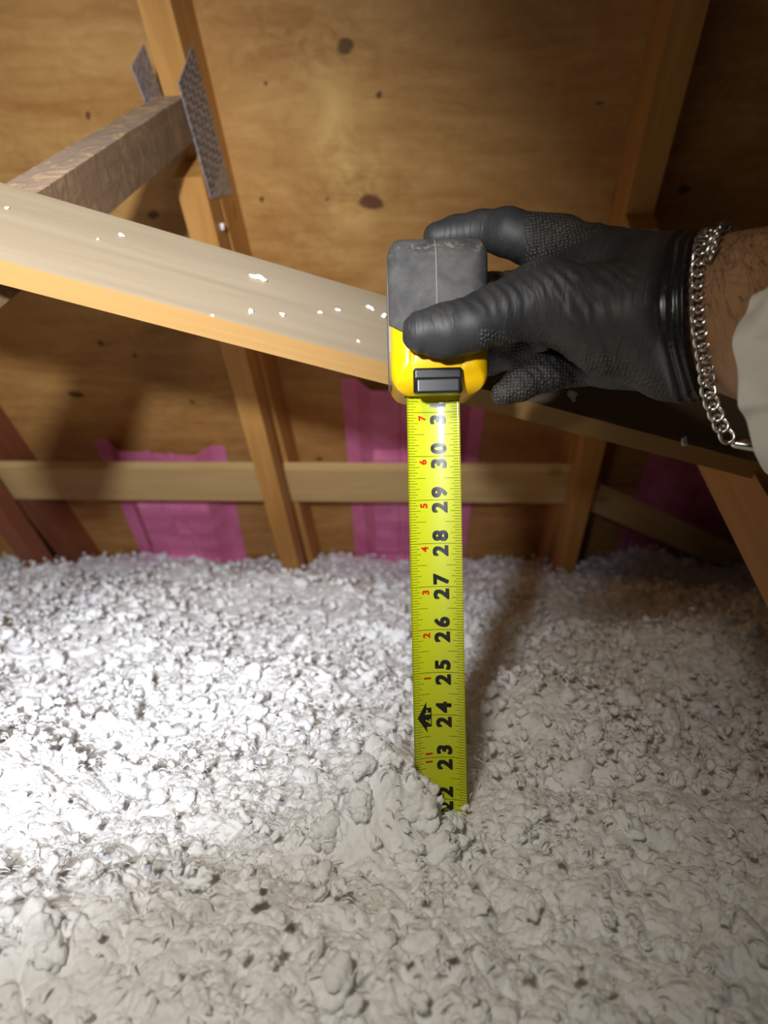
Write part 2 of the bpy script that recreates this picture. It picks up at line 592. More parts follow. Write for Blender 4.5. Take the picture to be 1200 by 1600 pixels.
# ------------------------------------------------------------------ numpy noise
def vnoise(p, seed=0):
    """value noise, p (n,3)"""
    pi = np.floor(p).astype(np.int64); pf = p - pi
    pf = pf * pf * (3 - 2 * pf)
    def h(i, j, k):
        x = (i * 374761393 + j * 668265263 + k * 2147483647 + seed * 974634777) & 0x7fffffff
        x = ((x ^ (x >> 13)) * 1274126177) & 0x7fffffff
        x = x ^ (x >> 16)
        return (x & 0xffff) / 65535.0
    r = 0
    for dx in (0, 1):
        for dy in (0, 1):
            for dz in (0, 1):
                w = (pf[:, 0] if dx else 1 - pf[:, 0]) * (pf[:, 1] if dy else 1 - pf[:, 1]) * (pf[:, 2] if dz else 1 - pf[:, 2])
                r = r + w * h(pi[:, 0] + dx, pi[:, 1] + dy, pi[:, 2] + dz)
    return r * 2 - 1

# ------------------------------------------------------------------ loose fill insulation
_tp = P(681, 1255, 0.44)
def bumpf(x, y, px, py, d, h, r):
    q = P(px, py, d)
    return h * np.exp(-((x - q.x) ** 2 + (y - q.y) ** 2) / (r * r))

def ground(x, y):
    h = np.interp(y, [-0.3, 0.2, 0.44, 1.0, 1.9, 3.0], [-0.20, -0.192, -0.182, -0.162, -0.127, -0.12])
    p = np.stack([x, y, np.zeros_like(x)], 1)
    rr = (x - _tp.x) ** 2 + (y - _tp.y + 0.03) ** 2
    calm = 1 - 0.85 * np.exp(-rr / 0.11 ** 2)
    h = h + calm * (0.018 * vnoise(p * 5.5, 1) + 0.012 * vnoise(p * 13, 2)) + calm * 0.006 * vnoise(p * 30, 3) - 0.006 * (1 - calm)
    h = h + bumpf(x, y, 592, 1235, 0.412, 0.046, 0.029)       # mound at the left front of the blade
    h = h + bumpf(x, y, 790, 1265, 0.43, 0.014, 0.028)
    h = h + bumpf(x, y, 905, 1080, 0.62, 0.032, 0.10)
    h = h + bumpf(x, y, 1190, 1010, 0.80, 0.045, 0.13)
    h = h + bumpf(x, y, 60, 1120, 0.55, 0.030, 0.07)
    h = h - bumpf(x, y, 150, 1100, 0.56, 0.020, 0.04)
    h = h - bumpf(x, y, 740, 1150, 0.53, 0.016, 0.05)
    h = h + bumpf(x, y, 420, 905, 1.35, 0.030, 0.12)
    h = h + bumpf(x, y, 1000, 880, 1.75, 0.03, 0.10)
    h = h + bumpf(x, y, 70, 905, 1.35, 0.01, 0.2)
    return h

def domes(x, y, cell, seed, amp, squash=0.9):
    """rounded lumps: the highest of the random domes around each point"""
    cx = np.floor(x / cell).astype(np.int64); cy = np.floor(y / cell).astype(np.int64)
    best = np.zeros_like(x)
    def h(i, j, k):
        q = (i * 73856093 ^ j * 19349663 ^ (k + seed * 31) * 83492791) & 0x7fffffff
        q = ((q ^ (q >> 13)) * 1274126177) & 0x7fffffff
        q = ((q ^ (q >> 15)) * 668265263) & 0x7fffffff
        return ((q >> 4) & 0xffff) / 65535.0
    for i in (-1, 0, 1):
        for j in (-1, 0, 1):
            gx = cx + i; gy = cy + j
            px = (gx + h(gx, gy, 1)) * cell; py = (gy + h(gx, gy, 2)) * cell
            R = cell * (0.55 + 0.4 * h(gx, gy, 3))
            top = 0.65 + 0.35 * h(gx, gy, 4)
            an = h(gx, gy, 5) * 3.14; st = 0.7 + 0.6 * h(gx, gy, 6)
            dx = x - px; dy = y - py
            u = (dx * np.cos(an) + dy * np.sin(an)) * st; v = (-dx * np.sin(an) + dy * np.cos(an)) / st
            q = 1 - (u * u + v * v) / (R * R)
            best = np.maximum(best, np.sqrt(np.maximum(q, 0)) * top)
    return best * amp

def fluffy(x, y):
    """vertices of the fluffy surface over the plan points x, y"""
    p = np.stack([x, y, np.zeros_like(x)], 1)
    wx = x + 0.0028 * vnoise(p * 70, 41) + 0.0008 * vnoise(p * 190, 42)
    wy = y + 0.0028 * vnoise(p * 70 + 7, 43) + 0.0008 * vnoise(p * 190 + 7, 44)
    rr = np.hypot(x - _tp.x, y - _tp.y)
    z = ground(x, y) - 0.012
    z = z + domes(wx, wy, 0.032, 1, 0.0070) * np.clip(rr / 0.05, 0.45, 1)
    z = z + domes(wx, wy, 0.0140, 2, 0.0066)
    z = z + domes(wx + 0.003, wy, 0.0070, 3, 0.0030)
    z = z + domes(wx, wy + 0.002, 0.0035, 4, 0.0014)
    p2 = np.stack([x, y, z], 1)
    z = z + 0.0009 * vnoise(p2 * 420, 45) + 0.0005 * vnoise(p2 * 900, 50)
    X = x + 0.0020 * vnoise(p2 * 90, 46) + 0.0007 * vnoise(p2 * 260, 47)
    Y = y + 0.0020 * vnoise(p2 * 90 + 5, 48) + 0.0007 * vnoise(p2 * 260 + 5, 49)
    k = np.clip((rr - 0.01) / 0.02, 0, 1)
    X = x + (X - x) * k; Y = y + (Y - y) * k
    return X, Y, z

def insulation():
    Vs, Fs = [], []
    off = 0
    # detailed surface, finer towards the camera
    ny = 1000
    yy = 0.17 * np.exp(np.linspace(0, math.log(2.25 / 0.17), ny))
    nx = 880
    uu = np.linspace(-1, 1, nx)
    Yg, Ug = np.meshgrid(yy, uu, indexing='ij')
    Xg = Ug * (0.09 + 0.66 * Yg) - 0.07 * Yg
    X, Y, Z = fluffy(Xg.ravel(), Yg.ravel())
    Z = np.minimum(Z, C_DECK - 0.713 * Y - 0.012)
    V = np.stack([X, Y, np.maximum(Z + CAM_Z, 0.01)], 1)
    i = (np.arange(ny - 1)[:, None] * nx + np.arange(nx - 1)[None, :]).ravel()
    Vs.append(V); Fs.append(np.concatenate([np.stack([i, i + 1, i + nx + 1], 1), np.stack([i, i + nx + 1, i + nx], 1)])); off += len(V)
    # base sheet
    ys = np.concatenate([np.arange(-0.3, 0.15, 0.02), np.arange(0.15, 0.9, 0.01), np.arange(0.9, 2.86, 0.02)])
    xs = np.concatenate([np.arange(-2.3, -0.7, 0.03), np.arange(-0.7, 0.7, 0.02), np.arange(0.7, 2.31, 0.03)])
    X, Y = np.meshgrid(xs, ys)
    x = X.ravel(); y = Y.ravel()
    z = ground(x, y) - 0.022
    zmax = C_DECK - 0.713 * y - 0.012
    z = np.minimum(z, zmax) + CAM_Z
    z = np.maximum(z, 0.01)
    V = np.stack([x, y, z], 1)
    ny, nx = X.shape
    i = np.arange(ny - 1)[:, None] * nx + np.arange(nx - 1)[None, :]
    i = i.ravel()
    T = np.concatenate([np.stack([i, i + 1, i + nx + 1], 1), np.stack([i, i + nx + 1, i + nx], 1)]) + off
    Vs.append(V); Fs.append(T); off += len(V)

    # popcorn shaped tufts
    def ico(sub):
        bm = bmesh.new()
        bmesh.ops.create_icosphere(bm, subdivisions=sub, radius=1)
        v = np.array([q.co[:] for q in bm.verts]); f = np.array([[q.index for q in fc.verts] for fc in bm.faces])
        bm.free()
        return v, f
    def tuft(sub, nb, seed):
        r_ = np.random.default_rng(seed)
        v, f = ico(sub)
        c = r_.normal(size=(nb, 3)); c /= np.linalg.norm(c, axis=1)[:, None]
        c *= r_.uniform(0.35, 0.75, (nb, 1))
        rho = r_.uniform(0.2, 0.52, nb)
        rad = np.full(len(v), 0.5)
        for k in range(nb):
            b_ = v @ c[k]
            disc = rho[k] ** 2 - (c[k] @ c[k] - b_ ** 2)
            ok = disc > 0
            rad = np.maximum(rad, np.where(ok, b_ + np.sqrt(np.maximum(disc, 0)), 0))
        p = v * rad[:, None]
        p = p * (1 + 0.17 * vnoise(v * 3.2 + seed, seed)[:, None] + 0.10 * vnoise(v * 8 + seed, seed + 1)[:, None] + 0.06 * vnoise(v * 18 + seed, seed + 2)[:, None])
        # swirl
        a = p[:, 2] * r_.uniform(-0.9, 0.9)
        p = np.stack([p[:, 0] * np.cos(a) - p[:, 1] * np.sin(a), p[:, 0] * np.sin(a) + p[:, 1] * np.cos(a), p[:, 2]], 1)
        p *= r_.uniform(0.75, 1.25, 3)
        return p, f
    near = [tuft(4, 22, s) for s in range(10)]
    mid = [tuft(3, 16, s + 30) for s in range(10)]
    far = [tuft(2, 10, s + 60) for s in range(8)]

    def scatter(lib, n, y0, y1, smin, smax, wfun, lift, power=1.6):
        nonlocal off
        y = y0 + (y1 - y0) * rng.random(n)
        x = (rng.random(n) * 2 - 1) * wfun(y) + (-0.07 * y)
        z = ground(x, y)
        s = smin + (smax - smin) * rng.random(n) ** power
        z = z + rng.normal(size=n) * 0.0025 + lift - s * 0.25
        keep = z + s * 0.5 < C_DECK - 0.713 * y - 0.006
        # keep clear of the blade
        bd = (x - _tp.x) * RT[0] + (y - _tp.y) * RT[1]
        fd = (x - _tp.x) * FW[0] + (y - _tp.y) * FW[1]
        keep &= ~((np.abs(bd) < 0.017 + s * 0.6) & (np.abs(fd - 0.004) < s * 0.9 + 0.003))
        x, y, z, s = x[keep], y[keep], z[keep], s[keep]
        n = len(x)
        which = rng.integers(0, len(lib), n)
        q = rng.normal(size=(n, 4)); q /= np.linalg.norm(q, axis=1)[:, None]
        w_, a, b_, c = q.T
        Rm = np.stack([1 - 2 * (b_ * b_ + c * c), 2 * (a * b_ - c * w_), 2 * (a * c + b_ * w_),
                       2 * (a * b_ + c * w_), 1 - 2 * (a * a + c * c), 2 * (b_ * c - a * w_),
                       2 * (a * c - b_ * w_), 2 * (b_ * c + a * w_), 1 - 2 * (a * a + b_ * b_)], 1).reshape(n, 3, 3)
        for k in range(len(lib)):
            idx = np.where(which == k)[0]
            if not len(idx): continue
            p, f = lib[k]
            q_ = np.einsum('nij,vj->nvi', Rm[idx] * s[idx][:, None, None], p)
            q_ += np.stack([x[idx], y[idx], z[idx] + CAM_Z], 1)[:, None, :]
            Vs.append(q_.reshape(-1, 3))
            ff = f[None] + (np.arange(len(idx)) * len(p))[:, None, None] + off
            Fs.append(ff.reshape(-1, 3))
            off += len(idx) * len(p)
    wf = lambda y: 0.10 + y * 0.62
    scatter(near, 110, 0.19, 0.50, 0.005, 0.011, wf, 0.002)
    scatter(near, 30, 0.375, 0.425, 0.006, 0.011, lambda y: 0.040 + 0 * y, 0.003)
    scatter(mid, 300, 0.19, 0.50, 0.002, 0.005, wf, 0.008)
    scatter(mid, 500, 0.48, 1.00, 0.006, 0.013, wf, 0.004)
    scatter(far, 1500, 0.48, 1.00, 0.0025, 0.006, wf, 0.010)
    scatter(far, 1800, 0.95, 2.05, 0.006, 0.016, wf, 0.004)
    scatter(far, 1800, 0.95, 2.05, 0.003, 0.007, wf, 0.012)
    # short curly strands standing out of the tufts
    K = 4; M_ = 7
    for n, y0, y1, r0, r1 in ((3500, 0.17, 0.55, 0.00025, 0.0006), (4000, 0.5, 1.2, 0.0004, 0.0009)):
        y = y0 + (y1 - y0) * rng.random(n); x = (rng.random(n) * 2 - 1) * wf(y) - 0.07 * y
        keep = np.hypot(x - _tp.x, y - _tp.y) > 0.022
        x, y = x[keep], y[keep]; n = len(x)
        z = ground(x, y) + rng.uniform(0.002, 0.014, n) + CAM_Z
        c = np.stack([x, y, z], 1)
        az = rng.uniform(0, 6.28, n); curl = rng.uniform(-2.6, 2.6, n); el = rng.uniform(-0.3, 0.9, n)
        L = rng.uniform(0.003, 0.010, n) * (1 + (y0 > 0.4) * 0.4)
        rad = rng.uniform(r0, r1, n)
        pts = [c]
        for k in range(M_ - 1):
            a = az + curl * k / (M_ - 2); e = el - 1.4 * k / (M_ - 2)
            pts.append(pts[-1] + np.stack([np.cos(a) * np.cos(e), np.sin(a) * np.cos(e), np.sin(e)], 1) * (L / (M_ - 1))[:, None])
        Q = np.stack(pts, 1)
        ring = []
        for j in range(K):
            an = 2 * math.pi * j / K
            prof = np.array([0.5, 1, 1.25, 1.1, 0.9, 0.7, 0.2])
            ring.append(Q + (np.stack([-np.sin(az) * math.cos(an), np.cos(az) * math.cos(an), np.full(n, math.sin(an))], 1) * rad[:, None])[:, None, :] * prof[None, :, None])
        R_ = np.stack(ring, 2).reshape(-1, 3)
        fl = []
        for i_ in range(M_ - 1):
            for j in range(K):
                a0, a1, b1, b0 = i_ * K + j, i_ * K + (j + 1) % K, (i_ + 1) * K + (j + 1) % K, (i_ + 1) * K + j
                fl += [(a0, a1, b1), (a0, b1, b0)]
        fl = np.array(fl)
        Fs.append((fl[None] + (np.arange(n) * M_ * K)[:, None, None] + off).reshape(-1, 3)); Vs.append(R_); off += len(R_)
    V = np.concatenate(Vs); F = np.concatenate(Fs)
    o = np_mesh('loose_insulation', V, F, M_FLUFF)
    tag(o, 'deep bed of fluffy white loose-fill insulation covering the attic floor', 'insulation', kind='stuff')
    return o
insulation()

# ------------------------------------------------------------------ implicit surfaces
def surface_nets(fn, lo, hi, step):
    lo = np.array(lo, float); hi = np.array(hi, float)
    n = np.ceil((hi - lo) / step).astype(int) + 1
    ax = [lo[i] + step * np.arange(n[i]) for i in range(3)]
    G = np.stack(np.meshgrid(*ax, indexing='ij'), -1)
    D = fn(G.reshape(-1, 3)).reshape(n)
    ins = D < 0
    c = n - 1
    cnt = np.zeros(c, int); acc = np.zeros(tuple(c) + (3,))
    corners = [(i, j, k) for i in (0, 1) for j in (0, 1) for k in (0, 1)]
    def sub(A, q): return A[q[0]:q[0] + c[0], q[1]:q[1] + c[1], q[2]:q[2] + c[2]]
    for a in corners:
        for ax_ in range(3):
            if a[ax_]: continue
            b_ = list(a); b_[ax_] = 1
            da = sub(D, a); db = sub(D, b_)
            cr = (da < 0) != (db < 0)
            t = np.where(cr, da / np.where(cr, da - db, 1), 0)
            pt = np.zeros(tuple(c) + (3,)); pt[...] = a; pt[..., ax_] += t
            acc += pt * cr[..., None]; cnt += cr
    act = cnt > 0
    idx = -np.ones(c, int); idx[act] = np.arange(act.sum())
    cell = np.stack(np.nonzero(act), -1)
    V = lo + step * (cell + acc[act] / cnt[act][:, None])
    F = []
    for ax_ in range(3):
        u, v = (ax_ + 1) % 3, (ax_ + 2) % 3
        sl0 = [slice(None)] * 3; sl1 = [slice(None)] * 3
        sl0[ax_] = slice(0, n[ax_] - 1); sl1[ax_] = slice(1, n[ax_])
        cr = ins[tuple(sl0)] != ins[tuple(sl1)]
        pos = np.stack(np.nonzero(cr), -1)
        ok = (pos[:, u] > 0) & (pos[:, v] > 0) & (pos[:, u] < c[u]) & (pos[:, v] < c[v])
        pos = pos[ok]
        def at(du, dv):
            q = pos.copy(); q[:, u] -= du; q[:, v] -= dv
            return idx[q[:, 0], q[:, 1], q[:, 2]]
        quad = np.stack([at(1, 1), at(0, 1), at(0, 0), at(1, 0)], -1)
        flip = ~ins[pos[:, 0], pos[:, 1], pos[:, 2]]
        quad[flip] = quad[flip][:, ::-1]
        F.append(quad)
    return V, np.concatenate(F)

def smin(a, b, k):
    h = np.clip(0.5 + 0.5 * (b - a) / k, 0, 1)
    return b + (a - b) * h - k * h * (1 - h)

def cone(p, a, b, ra, rb, flat=None):
    a = np.array(a); b = np.array(b)
    ab = b - a
    t = np.clip(((p - a) @ ab) / (ab @ ab), 0, 1)
    d = p - (a + t[:, None] * ab)
    return np.linalg.norm(d, axis=1) - (ra + (rb - ra) * t)

def rbox(p, c, h, r):
    q = np.abs(p - np.array(c)) - (np.array(h) - r)
    return np.linalg.norm(np.maximum(q, 0), axis=1) + np.minimum(q.max(axis=1), 0) - r

# ------------------------------------------------------------------ tape measure
LEAN = math.radians(1.35)
TILT = math.radians(2.6)
tm = thing('tape_measure', 'yellow and black tape measure held by the gloved hand, its blade standing in the insulation',
           'tape measure', P(677, 643.5, 0.423))
Bt = Matrix((RT, FW, UP)).transposed().to_4x4()
tm.rotation_euler = (Bt @ Matrix.Rotation(-LEAN, 4, 'Y') @ Matrix.Rotation(TILT, 4, 'X')).to_euler()
# the turn about X by +TILT swings the lower end away from the camera
def sub(o, parent):
    o.parent = parent
    return o

IN = 0.0254
BW = 0.0304
def sag(x):
    u = np.abs(np.asarray(x)) / (BW / 2)
    return 0.0040 * (1 - u ** 1.95)
M_TAPE = simple('yellow_tape', srgb(196, 204, 14), 0.5)
M_TAPE.node_tree.nodes['Principled BSDF'].inputs['Coat Weight'].default_value = 1.0
M_TAPE.node_tree.nodes['Principled BSDF'].inputs['Coat Roughness'].default_value = 0.13
M_INK = simple('black_ink', (0.012, 0.012, 0.010), 0.35)
M_RED = simple('red_ink', srgb(205, 40, 12), 0.35)
M_TICK = simple('tick_ink', srgb(62, 66, 8), 0.4)

def blade():
    V = []; F = []; Mi = []
    xs = np.linspace(-BW / 2, BW / 2, 21)
    zs = np.linspace(0.014, -31 * IN, 60)
    for side in (0, 1):
        for z in zs:
            for x in xs:
                V.append((x, sag(x) + side * 0.00025, z))
    nx = len(xs); nz = len(zs); base = nx * nz
    for j in range(nz - 1):
        for i in range(nx - 1):
            q = [j * nx + i, j * nx + i + 1, (j + 1) * nx + i + 1, (j + 1) * nx + i]
            F.append(q[::-1]); F.append([v + base for v in q])
            Mi += [0, 0]
        for i in (0, nx - 1):
            F.append([j * nx + i, (j + 1) * nx + i, (j + 1) * nx + i + base, j * nx + i + base]); Mi.append(0)
    polys = [list(f) for f in F]
    def strip(x0, x1, z, t, mi, ofs=0.00012):
        n = max(1, int(abs(x1 - x0) / 0.0025) + 1)
        b0 = len(V)
        for k in range(n + 1):
            x = x0 + (x1 - x0) * k / n
            V.append((x, float(sag(x)) - ofs, z + t / 2)); V.append((x, float(sag(x)) - ofs, z - t / 2))
        for k in range(n):
            polys.append([b0 + 2 * k, b0 + 2 * k + 1, b0 + 2 * k + 3, b0 + 2 * k + 2]); Mi.append(mi)
    E = BW / 2
    for n in range(19, 32):
        z0 = (n - 31) * IN
        strip(-E, E, z0, 0.00030, 3)
        for k in range(1, 16):
            z = z0 + k * IN / 16
            if z > 0.011: break
            l = 0.0100 if k == 8 else (0.0067 if k % 4 == 0 else (0.0055 if k % 2 == 0 else 0.0042))
            strip(-E, -E + l, z, 0.00026, 3)
            strip(E - l * 0.93, E, z, 0.00026, 3)
    # numerals
    def glyph(ch, height, wscale, cx, cz, mi, anchor='c', bold=0.045):
        cu = bpy.data.curves.new('g', 'FONT')
        cu.body = ch; cu.size = 1.0; cu.offset = bold * 0.5; cu.resolution_u = 6
        go = bpy.data.objects.new('g', cu)
        COL.objects.link(go)
        me = bpy.data.meshes.new_from_object(go)
        co = np.array([v.co[:] for v in me.vertices])
        fs = [list(p.vertices) for p in me.polygons]
        bpy.data.objects.remove(go); bpy.data.curves.remove(cu); bpy.data.meshes.remove(me)
        lo = co.min(0); hi = co.max(0)
        s = height / (hi[1] - lo[1])
        u = (co[:, 0] - (lo[0] + hi[0]) / 2) * s * wscale      # along reading direction (up the blade)
        w = (co[:, 1] - (lo[1] + hi[1]) / 2) * s               # glyph height direction -> blade left
        e = height * 0.032
        for ex_, ez_ in (((0, 0), (e, e), (-e, e), (e, -e), (-e, -e)) if mi else ((0, 0),)):   # struck five times: bold
            b0 = len(V)
            for a, c in zip(u, w):
                x = cx - c + ex_; z = cz + a + ez_
                V.append((x, float(sag(x)) - 0.00020, z))
            for f in fs:
                polys.append([b0 + i for i in f]); Mi.append(mi)
    for n in range(21, 32):
        z0 = (n - 31) * IN
        s = str(n)
        glyph(s[0], 0.0086, 1.05, 0.0028, z0 - 0.0043, 1)
        glyph(s[1], 0.0086, 1.05, 0.0028, z0 + (0.0045 if n != 31 else 0.0040), 1)
        r = n - 24
        if r > 0:
            glyph(str(r), 0.0040, 1.1, -0.0064, z0 - 0.0033, 2, bold=0.03)
        elif r < 0:
            rr = str(12 + r)
            if len(rr) == 2:
                glyph(rr[0], 0.0040, 1.1, -0.0064, z0 - 0.0024, 2, bold=0.03)
                glyph(rr[1], 0.0040, 1.1, -0.0064, z0 + 0.0024, 2, bold=0.03)
            else:
                glyph(rr, 0.0040, 1.1, -0.0064, z0 - 0.0033, 2, bold=0.03)
        else:
            # foot marker: left pointing arrowhead with a square tail
            b0 = len(V)
            for x, z in [(-0.0128, z0 - 0.0012), (-0.0074, z0 + 0.0082), (-0.0074, z0 + 0.0046), (-0.0044, z0 + 0.0046),
                         (-0.0044, z0 - 0.0068), (-0.0074, z0 - 0.0068), (-0.0068, z0 - 0.0105)]:
                V.append((x, float(sag(x)) - 0.00016, z))
            for tri in ((0, 6, 5), (0, 5, 2), (0, 2, 1), (5, 4, 3), (5, 3, 2)):
                polys.append([b0 + i for i in tri]); Mi.append(1)
            glyph('2', 0.0040, 1.2, -0.0070, z0 - 0.0038, 0, bold=0.03)
            glyph('F', 0.0040, 1.2, -0.0070, z0 + 0.0020, 0, bold=0.03)
            # lift the pale letters above the arrow
    me = bpy.data.meshes.new('blade')
    me.from_pydata([tuple(map(float, v)) for v in V], [], polys)
    o = link_mesh('blade', me, [M_TAPE, M_INK, M_RED, M_TICK])
    me.polygons.foreach_set('material_index', Mi)
    sm = [m == 0 for m in Mi]
    me.polygons.foreach_set('use_smooth', sm)
    sub(o, tm)
    o['label'] = 'bright yellow measuring blade with black and red numerals'
blade()

# hook at the lower end of the blade, buried in the insulation
bm = bmesh.new(); bmesh.ops.create_cube(bm, size=1)
for v in bm.verts: v.co = Vector((v.co.x * 0.02, v.co.y * 0.012 - 0.004, v.co.z * 0.0012 - 31 * IN + 0.002))
me = bpy.data.meshes.new('hook'); bm.to_mesh(me); bm.free()
M_STEEL = simple('steel', (0.6, 0.6, 0.6), 0.3, 1.0)
sub(link_mesh('hook', me, M_STEEL), tm)

# case: local box x +-0.0265 about 0.0022, y -0.023..0.057, z 0.008..0.094
CX, CY, CZ = 0.0030, 0.017, 0.0515
CH = (0.0270, 0.040, 0.0432)
M_YEL = noisy('yellow_plastic', srgb(250, 200, 6), srgb(238, 184, 4), 60, 0.32, bs=0.03)
M_RUB = noisy('dark_grey_rubber', srgb(60, 59, 58), srgb(98, 95, 91), 55, 0.75, lo=0.35, hi=0.8, bs=0.2, bd=0.0003, bscale=900, **{'Specular IOR Level': 0.3})
_t = M_RUB.node_tree; _b = _t.nodes['Principled BSDF']
_sp = N(_t, 'ShaderNodeSeparateXYZ'); _v = coords(_t); _t.links.new(_v, _sp.inputs[0])
_seam = ramp(_t, math_n(_t, 'MULTIPLY', math_n(_t, 'ABSOLUTE', math_n(_t, 'SUBTRACT', _sp.outputs[0], 0.0015)), 1000.0), [(0.08, 1.0), (0.32, 0.0)])
_seam = math_n(_t, 'MULTIPLY', _seam, math_n(_t, 'LESS_THAN', _sp.outputs[1], 0.0))
_scuff = ramp(_t, noise(_t, _v, 130, 5, 0.7, 1.5), [(0.50, 0.0), (0.66, 1.0)])
_topz = ramp(_t, math_n(_t, 'ABSOLUTE', math_n(_t, 'MULTIPLY', math_n(_t, 'SUBTRACT', _sp.outputs[2], 0.088), 100.0)), [(0.1, 1.0), (0.6, 0.0)])
_old = _b.inputs['Base Color'].links[0].from_socket
_c = mixc(_t, math_n(_t, 'MULTIPLY', _seam, 0.55), _old, srgb(168, 162, 150))
_c = mixc(_t, math_n(_t, 'MULTIPLY', math_n(_t, 'MULTIPLY', _scuff, _topz), 0.6), _c, srgb(150, 142, 128))
_t.links.new(_c, _b.inputs['Base Color'])
M_BLK = simple('black_plastic', (0.010, 0.010, 0.011), 0.36)
M_RIM = simple('worn_rim', srgb(120, 116, 104), 0.5)

def f_body(p):
    # D shaped profile seen from the side: big radius at the upper back
    q = p.copy()
    d = rbox(q, (CX, CY, CZ), CH, 0.0115)
    e = rbox(q, (CX, CY, CZ), (0.06, CH[1], CH[2]), 0.020)       # rounds the side profile
    d = np.maximum(d, e - 0.0)
    # groove lines of the centre panel on the lower front
    for gx in (-0.0125, 0.0150):
        g = np.maximum(np.abs(p[:, 0] - gx) - 0.0007, np.abs(p[:, 1] - (CY - CH[1])) - 0.0014)
        g = np.maximum(g, p[:, 2] - 0.05)
        d = np.maximum(d, -g)
    # mouth recess
    m = rbox(p, (0.0005, 0.001, 0.008), (0.0165, 0.006, 0.008), 0.002)
    d = np.maximum(d, -m)
    return d
V, F = surface_nets(f_body, (CX - 0.03, CY - 0.043, CZ - 0.047), (CX + 0.03, CY + 0.043, CZ + 0.047), 0.0009)
case = sub(np_mesh('case', V, F, M_YEL), tm)
case['label'] = 'yellow plastic case body'

def f_rub(p):
    d = rbox(p, (CX, CY, CZ), (CH[0] + 0.0007, CH[1] + 0.0012, CH[2] + 0.0010), 0.0122)
    e = rbox(p, (CX, CY, CZ), (0.06, CH[1] + 0.0012, CH[2] + 0.001), 0.021)
    d = np.maximum(d, e)
    # shallow recessed grip band on the front
    zz = p[:, 2]
    band = 0.0005 * (1 / (1 + np.exp(-(zz - 0.062) / 0.0006))) * (1 / (1 + np.exp(-(0.083 - zz) / 0.0006)))
    edge = np.clip((0.0225 - np.abs(p[:, 0] - CX)) / 0.006, 0, 1)
    d = d + band * edge * (p[:, 1] < CY)
    band2 = 0.0002 * np.exp(-((zz - 0.0625) / 0.0012) ** 2)
    d = d - band2 * edge * (p[:, 1] < CY)
    # lower boundary with rounded corners at the front
    lim = 0.0405 + 0.006 * np.clip((np.abs(p[:, 0] - CX) - 0.018) / 0.009, 0, 1) ** 1.5
    d = np.maximum(d, lim - zz)
    # mould seam
    d = d - 0.00022 * np.exp(-((p[:, 0] - 0.0015) / 0.0004) ** 2) * (p[:, 1] < CY)
    return d
V, F = surface_nets(f_rub, (CX - 0.031, CY - 0.044, 0.036), (CX + 0.031, CY + 0.044, CZ + 0.048), 0.0007)
sub(np_mesh('rubber_cover', V, F, M_RUB), case)['label'] = 'dusty dark grey rubber cover over the upper case'

def side_panel(sx):
    def f(p):
        a = rbox(p, (CX + sx * CH[0], CY + 0.001, CZ - 0.001), (0.0010, CH[1] - 0.008, CH[2] - 0.008), 0.0009)
        return np.maximum(a, rbox(p, (CX + sx * CH[0], CY + 0.001, CZ - 0.001), (0.05, CH[1] - 0.008, CH[2] - 0.008), 0.022))
    V, F = surface_nets(f, (CX + sx * CH[0] - 0.003, CY - 0.043, CZ - 0.045), (CX + sx * CH[0] + 0.003, CY + 0.044, CZ + 0.045), 0.0008)
    sub(np_mesh('side_panel', V, F, M_RIM), case)
side_panel(-1); side_panel(1)

def f_lock(p):
    yf = CY - CH[1]
    z = p[:, 2]
    p = p - np.array((0, 0, 0.0022)); z = p[:, 2]
    d = rbox(p, (0.0012, yf + 0.0010, 0.0125), (0.0133, 0.0042, 0.0068), 0.0016)
    d = smin(d, rbox(p, (0.0012, yf + 0.0010, 0.0095), (0.0122, 0.0058, 0.0042), 0.0014), 0.001)
    for zc in (0.0143, 0.0162, 0.0181):
        g = np.maximum(np.sqrt((z - zc) ** 2 + (p[:, 1] - (yf - 0.0036)) ** 2) - 0.0006, np.abs(p[:, 0] - 0.0012) - 0.0128)
        d = np.maximum(d, -g)
    return d
V, F = surface_nets(f_lock, (-0.014, CY - CH[1] - 0.008, 0.003), (0.0165, CY - CH[1] + 0.007, 0.022), 0.0004)
sub(np_mesh('lock_button', V, F, M_BLK), case)['label'] = 'ribbed glossy black blade lock above the mouth'

# ------------------------------------------------------------------ person: gloved right hand and forearm
person = thing('person', 'person reaching in from the right, black gloved hand gripping the tape measure, white sleeve',
               'person', P(1250, 520, 0.32))

def loc(p):  # world -> camera frame coordinates (right, forward, up)
    return p
def c3(px, py, d): return np.array(P(px, py, d))

